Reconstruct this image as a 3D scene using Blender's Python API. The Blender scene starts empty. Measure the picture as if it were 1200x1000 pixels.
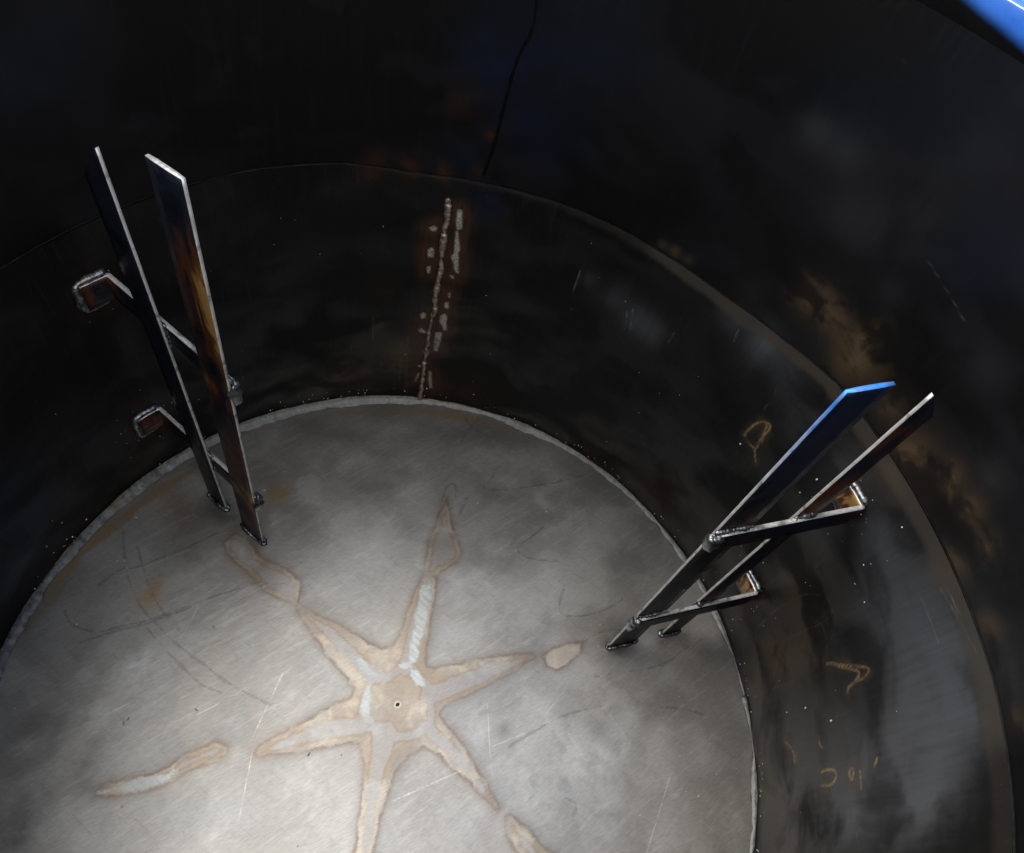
import bpy, math, random
import numpy as np
from mathutils import Vector, Matrix

# ---------------------------------------------------------------- camera, sky, sun
S = 0.6                                   # metres per tank radius; lengths below are in radii
scene = bpy.context.scene
cam = bpy.data.cameras.new('camera')
cam.lens = 25.63; cam.sensor_width = 36; cam.clip_start = 0.01; cam.clip_end = 500
camo = bpy.data.objects.new('camera', cam); scene.collection.objects.link(camo)
camo.location = (-0.08515*S, -0.46251*S, 2.04404*S)
camo.rotation_mode = 'XYZ'
camo.rotation_euler = (0.592146, -0.176486, -0.067539)
scene.camera = camo

UNSEEN_CLOUD_OFF = (-2.81, 6.88, 3.37)
SUN_AZ, SUN_EL = 145.0, 45.0              # degrees, azimuth from +x towards +y
world = bpy.data.worlds.new('World'); scene.world = world
world.use_nodes = True
wn = world.node_tree.nodes; wn.clear()
sky = wn.new('ShaderNodeTexSky'); sky.sky_type = 'NISHITA'; sky.sun_disc = False
sky.sun_elevation = math.radians(SUN_EL)
sky.sun_rotation = math.radians(90.0 - SUN_AZ)
sky.air_density = 1.0; sky.dust_density = 0.4; sky.ozone_density = 2.0
world.cycles.sampling_method = 'MANUAL'; world.cycles.sample_map_resolution = 256
bg = wn.new('ShaderNodeBackground'); bg.inputs['Strength'].default_value = 0.10
wo = wn.new('ShaderNodeOutputWorld')
wl_ = world.node_tree.links                # broken white cloud over the clear sky, unseen, gaps placed for the light
tc = wn.new('ShaderNodeTexCoord'); cm = wn.new('ShaderNodeMapping'); cm.inputs['Location'].default_value = UNSEEN_CLOUD_OFF
cm.inputs['Scale'].default_value = (1, 1, 1.3)
cn = wn.new('ShaderNodeTexNoise'); cn.inputs['Scale'].default_value = 1.1; cn.inputs['Detail'].default_value = 5; cn.inputs['Roughness'].default_value = .55
cr = wn.new('ShaderNodeMapRange'); cr.interpolation_type = 'SMOOTHSTEP'
for i_, v_ in ((1, .36), (2, .54), (3, .0), (4, .95)): cr.inputs[i_].default_value = v_
cx = wn.new('ShaderNodeMix'); cx.data_type = 'RGBA'; cx.inputs[7].default_value = (12.0, 11.8, 11.3, 1)
wl_.new(tc.outputs['Generated'], cm.inputs[0]); wl_.new(cm.outputs[0], cn.inputs['Vector']); wl_.new(cn.outputs[0], cr.inputs[0])
wl_.new(cr.outputs[0], cx.inputs[0]); wl_.new(sky.outputs[0], cx.inputs[6]); wl_.new(cx.outputs[2], bg.inputs[0])
world.node_tree.links.new(bg.outputs[0], wo.inputs[0])
sun = bpy.data.lights.new('sun', 'SUN'); sun.energy = 1.3; sun.angle = math.radians(45)
sun.color = (1.0, 0.95, 0.88)
suno = bpy.data.objects.new('sun', sun); scene.collection.objects.link(suno)
a_, e_ = math.radians(SUN_AZ), math.radians(SUN_EL)
suno.rotation_euler = Vector((math.cos(a_)*math.cos(e_), math.sin(a_)*math.cos(e_), math.sin(e_))).to_track_quat('Z', 'Y').to_euler()
suno.location = (0, 3, 4)
vs = scene.view_settings
vs.view_transform = 'Standard'; vs.look = 'None'; vs.gamma = 1.0; vs.use_curve_mapping = False
vs.exposure = 1.32

cy = scene.cycles
cy.max_bounces = 5; cy.diffuse_bounces = 3; cy.glossy_bounces = 3; cy.caustics_reflective = False; cy.caustics_refractive = False
random.seed(4); RNG = np.random.default_rng(7)
COL = scene.collection
# ---------------------------------------------------------------- measured marks and wall sheens, in radii (floor x,y) and (azimuth deg, height)
F_outline=[[(0.0628,0.3488),(0.0408,0.302),(0.0248,0.2563),(0.0145,0.2118),(0.0012,0.1793),(-0.0163,0.1559),(-0.0475,0.15),(-0.0741,0.1641),(-0.1009,0.1804),(-0.1329,0.1969),(-0.1654,0.2188),(-0.2083,0.2376),(-0.2406,0.2521),(-0.2777,0.2743),(-0.2787,0.2622),(-0.2538,0.2249),(-0.2247,0.1819),(-0.191,0.1395),(-0.1582,0.1029),(-0.1312,0.072),(-0.1128,0.0466),(-0.1187,0.025),(-0.1428,0.013),(-0.1808,-0.0053),(-0.2179,-0.0261),(-0.2638,-0.0471),(-0.3082,-0.0713),(-0.3385,-0.0901),(-0.3486,-0.1057),(-0.3359,-0.1124),(-0.2858,-0.1081),(-0.2303,-0.1039),(-0.1744,-0.096),(-0.1223,-0.0887),(-0.0963,-0.0896),(-0.0837,-0.1111),(-0.0762,-0.1518),(-0.0796,-0.2042),(-0.0837,-0.2548),(-0.0882,-0.2958),(-0.0934,-0.3357),(-0.1004,-0.405),(-0.0564,-0.4078),(-0.0489,-0.3222),(-0.0387,-0.2737),(-0.026,-0.2323),(-0.0084,-0.1812),(0.01,-0.1418),(0.0391,-0.1202),(0.0686,-0.1047),(0.0984,-0.1178),(0.1279,-0.1437),(0.1571,-0.1703),(0.1861,-0.194),(0.2099,-0.2172),(0.2337,-0.2376),(0.2571,-0.2605),(0.2624,-0.2547),(0.2441,-0.2276),(0.2212,-0.1865),(0.1977,-0.1492),(0.1739,-0.1066),(0.1493,-0.0774),(0.1294,-0.0528),(0.1093,-0.028),(0.1198,-0.0107),(0.146,0.0054),(0.1829,0.0195),(0.2259,0.0388),(0.2808,0.0634),(0.3261,0.0887),(0.3607,0.1095),(0.3839,0.1199),(0.3736,0.1309),(0.3289,0.1294),(0.2733,0.1238),(0.2074,0.1121),(0.1426,0.1005),(0.0948,0.0931),(0.0769,0.0986),(0.0759,0.1248),(0.0825,0.1783),(0.0903,0.2335),(0.1018,0.3019),(0.1079,0.3574),(0.0819,0.3656)],[(0.144,0.623),(0.1313,0.5874),(0.1165,0.5551),(0.1115,0.5262),(0.1018,0.5028),(0.0876,0.4669),(0.0829,0.4418),(0.0782,0.417),(0.0804,0.3877),(0.0781,0.3684),(0.0917,0.366),(0.1098,0.3661),(0.1237,0.3807),(0.1468,0.3906),(0.1679,0.4079),(0.1801,0.4303),(0.1815,0.4454),(0.1741,0.468),(0.1653,0.4935),(0.1588,0.5193),(0.1537,0.5506),(0.1483,0.5932)],[(-0.502,0.4634),(-0.4895,0.4338),(-0.4646,0.4046),(-0.4297,0.3759),(-0.3945,0.3417),(-0.3654,0.3135),(-0.3326,0.2967),(-0.3005,0.2855),(-0.2822,0.2776),(-0.2745,0.3078),(-0.2796,0.342),(-0.3034,0.3708),(-0.3369,0.3881),(-0.3757,0.4054),(-0.3982,0.417),(-0.4175,0.4465),(-0.4417,0.4703),(-0.4762,0.4904)],[(0.4098,0.1217),(0.4365,0.141),(0.4718,0.1515),(0.5073,0.16),(0.5341,0.1619),(0.5215,0.1342),(0.4967,0.1181),(0.4772,0.0967),(0.4475,0.0822),(0.4208,0.0955)],[(-0.6905,-0.1803),(-0.6819,-0.1625),(-0.6571,-0.1562),(-0.613,-0.1507),(-0.5767,-0.141),(-0.5414,-0.1235),(-0.506,-0.1018),(-0.4692,-0.0836),(-0.4385,-0.0744),(-0.4162,-0.0895),(-0.4178,-0.1067),(-0.4399,-0.1198),(-0.4699,-0.1302),(-0.4996,-0.1404),(-0.5282,-0.1543),(-0.5487,-0.1683),(-0.5854,-0.1755),(-0.6219,-0.1812),(-0.6505,-0.1872),(-0.673,-0.1861)],[(0.2782,-0.2785),(0.2877,-0.2748),(0.303,-0.282),(0.3226,-0.3012),(0.3423,-0.3181),(0.3612,-0.3415),(0.3782,-0.3557),(0.3953,-0.3677),(0.4039,-0.3857),(0.3406,-0.3993),(0.3027,-0.3581),(0.2884,-0.3419),(0.2808,-0.3193),(0.2784,-0.2967)]]
F_white=[[(-0.0821,0.0535),(-0.0669,0.0569),(-0.0655,0.0194),(-0.0716,-0.0172),(-0.0862,-0.0258),(-0.1002,-0.0055),(-0.0923,0.0275)],[(0.0351,0.0913),(0.0529,0.089),(0.0687,0.0654),(0.0727,0.05),(0.057,0.0465),(0.0373,0.0661)],[(-0.0005,0.1057),(0.0211,0.1132),(0.0369,0.1149),(0.0371,0.0972),(0.0135,0.0937)],[(0.0639,0.337),(0.0931,0.3371),(0.0849,0.2447),(0.0685,0.1677),(0.0527,0.1095),(0.0349,0.1098),(0.0284,0.1256),(0.0446,0.2226)],[(-0.6905,-0.1803),(-0.6555,-0.1636),(-0.6122,-0.1544),(-0.5535,-0.142),(-0.5329,-0.1277),(-0.5215,-0.1395),(-0.5424,-0.1612),(-0.5864,-0.1703),(-0.6373,-0.1791)],[(-0.4638,0.4376),(-0.4492,0.4461),(-0.4364,0.4284),(-0.4478,0.4189)],[(-0.1136,0.1227),(-0.0984,0.1276),(-0.0768,0.1014),(-0.0556,0.0806),(-0.0705,0.0707),(-0.097,0.0967)]]
F_dark=[[(-0.777,0.4898),(-0.7533,0.3971),(-0.7197,0.3182),(-0.6783,0.2608),(-0.6268,0.2139),(-0.5662,0.1586),(-0.5095,0.122),(-0.4522,0.0771),(-0.3883,0.0412),(-0.3165,0.0054)],[(-0.7349,0.4589),(-0.7011,0.3774),(-0.6722,0.3183),(-0.6251,0.2512),(-0.5833,0.2089)],[(-0.6607,0.2142),(-0.6084,0.1592),(-0.5487,0.1052),(-0.4999,0.0609),(-0.4473,0.0426)],[(-0.871,0.2617),(-0.855,0.2295),(-0.8179,0.2111),(-0.7747,0.2016),(-0.7289,0.2194),(-0.6643,0.2327),(-0.5923,0.2604),(-0.5107,0.2987),(-0.4424,0.3234),(-0.3901,0.3436)],[(-0.8175,0.1753),(-0.7426,0.2058),(-0.6549,0.228),(-0.5591,0.2698)],[(-0.5214,0.494),(-0.5887,0.4504),(-0.6556,0.4184),(-0.7196,0.3823),(-0.7632,0.382),(-0.8041,0.3326)],[(0.307,0.735),(0.2923,0.6984),(0.2528,0.6617),(0.3279,0.6569),(0.4182,0.6738),(0.5105,0.691),(0.6067,0.7234)],[(0.4499,0.5294),(0.403,0.489),(0.3648,0.469),(0.3569,0.4432),(0.3972,0.4182),(0.4817,0.4126)],[(0.498,0.338),(0.4736,0.2778),(0.4699,0.2425),(0.5339,0.2363),(0.6077,0.2536),(0.6737,0.2893)],[(0.2076,0.612),(0.1819,0.5642)],[(0.5352,0.1482),(0.5463,0.1718),(0.5725,0.1835),(0.6163,0.1992),(0.6575,0.1947)],[(0.5564,0.0633),(0.6304,0.0732),(0.7051,0.0794),(0.7832,0.0974),(0.8521,0.1439),(0.9091,0.1676)],[(0.7349,-0.0262),(0.7914,-0.0278),(0.8607,-0.048)],[(0.2946,-0.1133),(0.3712,-0.0754),(0.4422,-0.0429),(0.5055,-0.027),(0.5612,-0.0178)],[(0.4356,-0.242),(0.4701,-0.2561),(0.4528,-0.2801)],[(0.1117,0.5498),(0.1266,0.5981),(0.1449,0.6756),(0.1769,0.6738),(0.171,0.6319),(0.1602,0.5881)],[(0.1813,0.5618),(0.1895,0.5942),(0.2101,0.6275)],[(0.1942,0.836),(0.2187,0.8814),(0.2555,0.9285)],[(0.2116,0.9332),(0.2309,0.8993),(0.2536,0.8831)]]
F_scratch=[[(-0.2998,0.0916),(-0.3581,-0.0676)],[(0.7309,-0.2034),(0.6347,-0.3743)],[(0.2421,-0.0021),(0.2461,-0.183)],[(0.5661,-0.0107),(0.6318,-0.1186)],[(-0.0073,-0.229),(0.1671,-0.1662)],[(0.2512,-0.1118),(0.341,-0.0813)],[(0.4604,-0.0852),(0.5162,-0.1813)],[(-0.5415,0.2698),(-0.5709,0.1858)],[(-0.7199,-0.0079),(-0.6636,0.023)],[(-0.7478,-0.0544),(-0.7206,-0.0396)],[(-0.7186,0.3773),(-0.5869,0.4399)],[(0.3394,-0.1015),(0.4306,-0.0071)],[(-0.3668,-0.2498),(-0.3542,-0.0996)],[(-0.5009,-0.0103),(-0.4497,0.0163)]]
F_tanband=[[(-0.97,0.1805),(-0.9655,0.2027),(-0.9366,0.2842),(-0.9169,0.3526),(-0.8852,0.4425),(-0.8373,0.5089),(-0.777,0.5686),(-0.7215,0.6255),(-0.6791,0.6737),(-0.617,0.7186),(-0.6136,0.6972),(-0.6727,0.6373),(-0.7028,0.6158),(-0.7566,0.5493),(-0.8131,0.4713),(-0.8576,0.4245),(-0.8867,0.3528),(-0.8965,0.301),(-0.933,0.2428),(-0.9561,0.1946)],[(-0.2407,0.9228),(-0.0898,0.9517),(0.0811,0.9684),(0.2561,0.9426),(0.3723,0.8993),(0.3709,0.8784),(0.2401,0.9101),(0.0811,0.9402),(-0.089,0.9275)]]
F_grey=[([(-0.0675,0.0721),(-0.025,0.0713),(0.0095,0.0977),(0.037,0.1011),(0.053,0.0735),(0.0805,0.046),(0.0901,0.0004),(0.0879,-0.0437),(0.0537,-0.0715),(0.0162,-0.0809),(-0.0285,-0.0793),(-0.0628,-0.0534),(-0.0863,-0.024),(-0.0863,0.0199),(-0.0746,0.0571),(-0.0675,0.0721)],[0.0158,0.0159,0.0161,0.0162,0.016,0.0159,0.0156,0.0154,0.0151,0.015,0.0149,0.015,0.0151,0.0154,0.0157,0.0158]),([(0.0215,0.0944),(0.0522,0.2115),(0.0796,0.343)],[0.023,0.0242,0.0154]),([(-0.0762,0.0861),(-0.1298,0.1385),(-0.1955,0.2029),(-0.2558,0.2489)],[0.0204,0.0207,0.0164,0.0047]),([(-0.0807,-0.0463),(-0.1678,-0.0529),(-0.2517,-0.075),(-0.3277,-0.1039)],[0.0257,0.0253,0.0186,0.0061]),([(-0.0307,-0.0714),(-0.0475,-0.153),(-0.0585,-0.2393),(-0.0733,-0.3837)],[0.0362,0.0246,0.0158,0.0092]),([(0.0787,-0.056),(0.1285,-0.105),(0.1773,-0.1575),(0.2452,-0.2434)],[0.0218,0.0193,0.0169,0.0041]),([(0.084,0.022),(0.1627,0.0484),(0.2494,0.0818),(0.3614,0.1181)],[0.027,0.0276,0.0236,0.0097])]
F_g_tan=[(-0.371,0.627,0.043,1.0),(-0.664,0.323,0.037,0.7),(-0.674,0.285,0.032,0.7),(-0.627,0.558,0.064,0.35),(-0.698,0.626,0.052,0.5),(0.579,0.18,0.064,0.15),(-0.409,0.426,0.045,0.5)]
F_g_light=[(-0.682,0.095,0.059,0.7),(-0.736,-0.003,0.044,0.6),(-0.66,0.138,0.03,0.5),(-0.634,0.398,0.043,0.3),(-0.215,-0.192,0.078,0.3),(0.341,-0.227,0.105,0.4),(0.507,-0.173,0.084,0.6),(0.588,-0.113,0.064,0.5),(0.647,-0.048,0.038,0.5),(0.438,0.324,0.093,0.3),(-0.097,0.457,0.104,0.3),(0.08,0.515,0.082,0.2),(-0.425,-0.247,0.093,0.3),(-0.126,-0.298,0.113,0.2),(0.215,-0.057,0.066,0.3),(0.425,-0.064,0.091,0.3)]
F_g_dark=[(-0.675,0.16,0.02,0.45),(-0.664,0.133,0.015,0.45),(-0.835,-0.218,0.054,0.8),(-0.839,-0.269,0.035,0.6),(-0.726,-0.067,0.018,0.4),(-0.734,-0.114,0.015,0.5),(-0.821,-0.101,0.027,0.4),(-0.482,0.533,0.036,0.7),(-0.51,0.56,0.031,0.6),(0.673,0.192,0.052,0.5),(0.775,0.165,0.058,0.5),(-0.426,0.562,0.031,0.4),(-0.592,0.559,0.046,0.35),(-0.545,0.56,0.036,0.5),(0.284,-0.07,0.02,0.5),(0.542,-0.089,0.05,0.35)]
W_gold=[[(-1.74,0.4337),(-2.17,0.4605),(-2.99,0.4831),(-3.49,0.5078),(-4.17,0.5372),(-4.83,0.5523),(-5.22,0.5358),(-5.63,0.5122),(-5.79,0.4935),(-6.38,0.4894)],[(-1.86,0.4481),(-2.89,0.4984),(-4.07,0.5583),(-4.72,0.5862),(-5.19,0.5825),(-5.59,0.5532),(-5.42,0.5275)],[(-14.68,0.3423),(-14.59,0.3687),(-14.98,0.4007),(-15.55,0.4067),(-16.47,0.3945),(-16.61,0.3727),(-16.38,0.3434)],[(-15.76,0.4547),(-15.25,0.4659),(-15.73,0.4748),(-16.49,0.47),(-16.63,0.4632),(-15.86,0.4545)],[(-9.18,0.1801),(-9.91,0.2042),(-11.24,0.2212),(-12.39,0.222)],[(-10.89,0.3421),(-11.64,0.3509)],[(31.05,0.5868),(31.21,0.6047),(30.96,0.6374),(30.42,0.668),(29.87,0.6784),(29.43,0.6733),(29.16,0.6538),(28.79,0.6256),(28.54,0.5935),(28.58,0.5813),(29.94,0.5806)],[(28.58,0.5813),(27.23,0.5537)],[(29.64,0.6786),(29.16,0.6847),(28.7,0.67),(28.84,0.6457),(28.46,0.6173)],[(-15.93,0.4972),(-17.89,0.4991)],[(-14.98,0.5622),(-15.83,0.5507)]]
W_faint=[[(3.96,0.1044),(7.74,0.1547),(8.7,0.2559),(8.54,0.3734),(7.78,0.4714),(5.58,0.5251),(3.79,0.5267),(3.21,0.4799),(3.64,0.4176),(4.0,0.3128)],[(3.6,0.4597),(1.98,0.4659),(0.19,0.4552)],[(-0.92,0.0524),(-1.31,0.1777),(-1.64,0.2724)],[(-20.18,0.4672),(-24.23,0.4917)],[(-18.59,0.3522),(-20.39,0.3683)],[(-20.63,0.2587),(-24.09,0.2523)],[(-9.41,0.2386),(-15.02,0.2314)],[(31.25,0.7022),(31.2,0.7253),(30.61,0.7573)],[(31.69,0.7822),(31.04,0.7434)],[(90.1,0.3257),(89.77,0.1336),(89.27,0.0299)],[(91.21,0.3039),(90.96,0.1088)],[(96.19,0.4102),(96.08,0.3101)]]
W_scr=[[(-0.42,0.8658),(-8.25,0.8991)],[(-0.21,0.8082),(-5.63,0.8133)],[(65.05,0.742),(65.12,0.655)],[(56.18,0.6852),(55.45,0.6258)],[(55.52,0.7033),(54.56,0.6269)],[(48.38,0.7065),(48.44,0.6644)],[(27.77,1.2589),(20.35,1.2238)],[(43.08,1.4984),(41.25,1.5003)],[(-0.81,0.8815),(-3.83,0.889)],[(40.7,0.843),(40.32,0.8019)]]
W_pale=[[(88.51,0.7586),(87.81,0.7689),(87.18,0.7638),(87.41,0.7495),(88.08,0.7477)],[(88.31,0.6835),(87.9,0.6936),(87.41,0.6895),(87.34,0.6604),(88.19,0.6581)],[(88.2,0.6242),(87.6,0.6315),(87.51,0.6145),(87.68,0.5985),(88.09,0.6014)],[(84.83,0.8309),(84.01,0.8305),(83.68,0.772),(84.38,0.7626),(84.79,0.7916)],[(84.58,0.7584),(84.13,0.76),(83.61,0.7164),(83.34,0.6994),(83.57,0.6876),(83.08,0.6139),(83.55,0.612),(84.07,0.6294),(83.98,0.6412),(84.81,0.672),(84.42,0.6844),(84.49,0.7203)],[(84.56,0.6043),(83.74,0.6035),(83.67,0.5919),(84.15,0.5901)],[(88.46,0.431),(87.87,0.4424),(87.29,0.4339),(87.42,0.414),(88.27,0.4118)],[(88.5,0.3624),(88.01,0.3752),(86.94,0.3576),(87.01,0.3485),(88.24,0.3513)],[(84.72,0.4938),(84.01,0.4991),(83.75,0.4732),(84.11,0.4609),(84.72,0.475)],[(85.14,0.435),(84.27,0.452),(83.87,0.4396),(83.47,0.3725),(84.23,0.3695),(85.13,0.4125)],[(85.51,0.359),(84.22,0.3666),(84.41,0.3209),(84.6,0.2706),(85.29,0.2713)],[(85.72,0.1686),(85.1,0.1639),(84.54,0.0748),(85.14,0.0726),(85.77,0.1273)],[(87.77,0.1492),(87.2,0.154),(87.82,0.1004),(88.19,0.1031)],[(87.9,0.1945),(87.2,0.1937),(87.24,0.1816),(87.76,0.1816)],[(84.42,0.5318),(83.94,0.5387),(83.8,0.5158),(84.19,0.5117)]]
W_bead=[[(86.19,0.8613),(85.99,0.8042),(86.17,0.7703),(86.04,0.708),(86.14,0.6564),(86.01,0.6189),(86.22,0.5671),(86.16,0.5388),(86.24,0.502),(85.92,0.46),(86.47,0.4195),(86.6,0.379),(86.41,0.3142),(86.68,0.2763),(86.66,0.2189),(86.6,0.1523),(86.71,0.0676),(86.72,0.0086)]]
W_crack=[[(79.52,1.3749),(79.16,1.3029),(80.13,1.2552),(80.56,1.1981),(80.81,1.1383),(80.96,1.075),(81.37,0.9948),(81.93,0.9374)]]
W_g_light=[(45.4,1.328,0.042,0.041,0.55),(41.4,1.324,0.048,0.047,0.4),(36.5,1.227,0.075,0.077,0.35),(30.7,1.307,0.077,0.076,0.2),(31.6,1.439,0.071,0.065,0.15),(54.5,0.673,0.046,0.062,0.6),(51.2,0.665,0.041,0.056,0.5),(42.2,0.864,0.045,0.056,0.5),(36.6,0.851,0.056,0.072,0.7),(31.0,0.847,0.055,0.071,0.6),(36.7,0.896,0.04,0.049,0.4),(41.8,0.943,0.039,0.047,0.3),(-1.0,0.747,0.155,0.228,0.9),(-10.4,0.851,0.105,0.149,0.8),(-21.1,0.468,0.119,0.225,0.5),(-13.0,0.212,0.103,0.212,0.3),(-14.6,0.599,0.134,0.227,0.7),(7.5,0.756,0.073,0.104,0.6),(-11.1,0.776,0.094,0.14,0.7),(-19.9,0.695,0.091,0.148,0.7),(16.9,0.77,0.077,0.105,0.6),(15.7,0.639,0.061,0.09,0.5),(25.6,0.76,0.06,0.082,0.4),(160.2,0.134,0.1,0.202,0.35),(130.7,0.235,0.091,0.16,0.2),(63.3,0.721,0.027,0.036,0.4),(58.8,0.704,0.045,0.06,0.35),(6.6,1.082,0.038,0.044,0.4)]
W_g_brown=[(35.6,1.04,0.051,0.059,0.8),(31.6,1.028,0.045,0.053,0.6),(26.6,0.997,0.063,0.075,0.8),(26.4,1.056,0.038,0.044,0.5),(20.2,0.991,0.043,0.053,0.6),(13.7,0.937,0.06,0.076,0.9),(9.2,1.002,0.035,0.043,0.7),(5.2,0.997,0.034,0.043,0.9),(1.3,0.997,0.027,0.034,0.8),(8.6,0.917,0.05,0.065,0.7),(1.6,0.907,0.04,0.053,0.7),(-6.3,0.924,0.033,0.044,0.6),(-15.6,0.928,0.027,0.037,0.5),(7.2,0.463,0.094,0.156,0.5),(2.2,0.171,0.069,0.134,0.5),(0.7,0.343,0.053,0.096,0.4),(4.1,0.218,0.046,0.086,0.4),(53.6,0.924,0.016,0.02,0.5),(55.5,0.924,0.014,0.017,0.35),(51.5,0.924,0.014,0.017,0.35),(91.0,0.221,0.059,0.095,0.6),(94.6,0.524,0.052,0.075,0.4),(95.7,0.38,0.025,0.038,0.5),(101.6,0.142,0.067,0.112,0.3),(104.8,0.062,0.049,0.085,0.3),(-15.0,0.022,0.066,0.151,0.3)]
W_g_rust=[(87.3,0.665,0.036,0.049,0.9),(86.2,0.539,0.038,0.054,0.9),(86.8,0.313,0.039,0.061,0.8),(86.8,0.14,0.044,0.073,0.8),(86.5,0.785,0.03,0.039,0.5),(90.0,0.384,0.02,0.031,0.4),(82.7,0.942,0.02,0.024,0.9),(81.9,1.05,0.013,0.015,0.9),(91.9,0.933,0.028,0.034,0.9),(87.3,0.933,0.024,0.029,0.9),(96.4,0.934,0.039,0.047,0.5),(86.2,1.119,0.055,0.06,0.25),(134.4,0.738,0.05,0.069,0.7),(134.3,0.239,0.054,0.095,0.8),(13.4,0.779,0.03,0.041,0.6),(12.4,0.221,0.033,0.061,0.8),(85.5,0.025,0.086,0.148,0.6),(75.2,0.016,0.073,0.125,0.5),(100.1,0.021,0.056,0.098,0.4),(23.8,0.938,0.026,0.032,0.5),(97.0,0.132,0.024,0.041,0.4),(49.9,0.053,0.114,0.197,0.35),(37.9,0.074,0.111,0.195,0.4),(11.3,0.135,0.029,0.056,0.5),(3.6,0.082,0.019,0.039,0.4)]
W_g_dark=[(10.7,0.632,0.089,0.134,0.7),(15.5,0.553,0.074,0.114,0.5),(-1.9,0.497,0.043,0.072,0.6),(-12.4,0.481,0.045,0.081,0.5),(-16.9,0.649,0.032,0.053,0.4),(-8.8,0.862,0.038,0.053,0.4),(62.9,0.402,0.179,0.268,0.6),(42.0,0.388,0.15,0.232,0.6),(44.8,1.328,0.015,0.014,0.8),(28.8,1.164,0.05,0.054,0.5),(31.2,0.966,0.037,0.045,0.6),(21.6,0.958,0.032,0.04,0.5),(16.0,1.195,0.06,0.065,0.5)]
W_g_blue_sheen=[(80.9,1.234,0.105,0.108,0.9),(75.1,1.103,0.094,0.104,0.8),(80.8,0.861,0.046,0.057,1.0),(85.2,0.969,0.06,0.07,0.4),(71.5,1.297,0.102,0.102,0.5),(158.7,0.182,0.119,0.233,1.0),(153.9,0.396,0.092,0.161,0.6),(34.6,1.5,0.11,0.097,0.5),(43.5,1.408,0.092,0.085,0.3),(142.0,0.271,0.106,0.188,0.4),(85.0,1.237,0.052,0.053,0.8),(23.9,1.331,0.087,0.085,0.5),(131.8,1.245,0.108,0.112,0.4),(-20.2,0.467,0.103,0.194,0.3)]
SEAM=[(-26.6,0.9128),(-19.3,0.914),(-11.4,0.9166),(-2.5,0.9133),(6.4,0.9129),(17.6,0.9136),(26.1,0.9187),(34.6,0.902),(44.6,0.894),(54.5,0.9029),(65.1,0.9125),(72.8,0.9171),(82.5,0.9179),(91.9,0.9205),(100.9,0.9378),(111.7,0.9391),(132.6,0.9209),(142.9,0.907)]
F_fleck=[(-0.7372,0.0789),(-0.7526,0.5358),(-0.7718,0.402),(-0.7543,0.4022),(-0.7436,0.3821),(-0.8334,0.2248),(-0.6674,-0.0255),(-0.6597,-0.0157),(-0.2171,-0.1126),(0.7994,-0.2561),(0.6303,-0.2921),(-0.9228,0.0159),(-0.5029,0.0022),(0.4625,0.5824),(0.5911,0.2107),(0.2423,0.6076),(0.6975,0.179),(-0.3727,0.5241),(-0.4233,0.6052),(-0.1371,-0.1176),(-0.4938,0.215),(-0.4095,0.6346)]
W_fleck=[(19.48,0.6204),(11.9,0.7555),(7.67,0.8426),(6.62,0.6895),(5.26,0.6381),(2.62,0.6437),(19.14,0.6945),(-8.91,0.4087),(-5.97,0.3076),(-5.38,0.215),(30.69,0.5564),(24.49,0.5823),(161.76,0.0256),(156.55,0.1071),(152.79,0.1277),(163.91,-0.0695),(85.68,0.0732),(76.64,0.0858),(68.71,0.014),(51.41,0.0251)]

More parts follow.
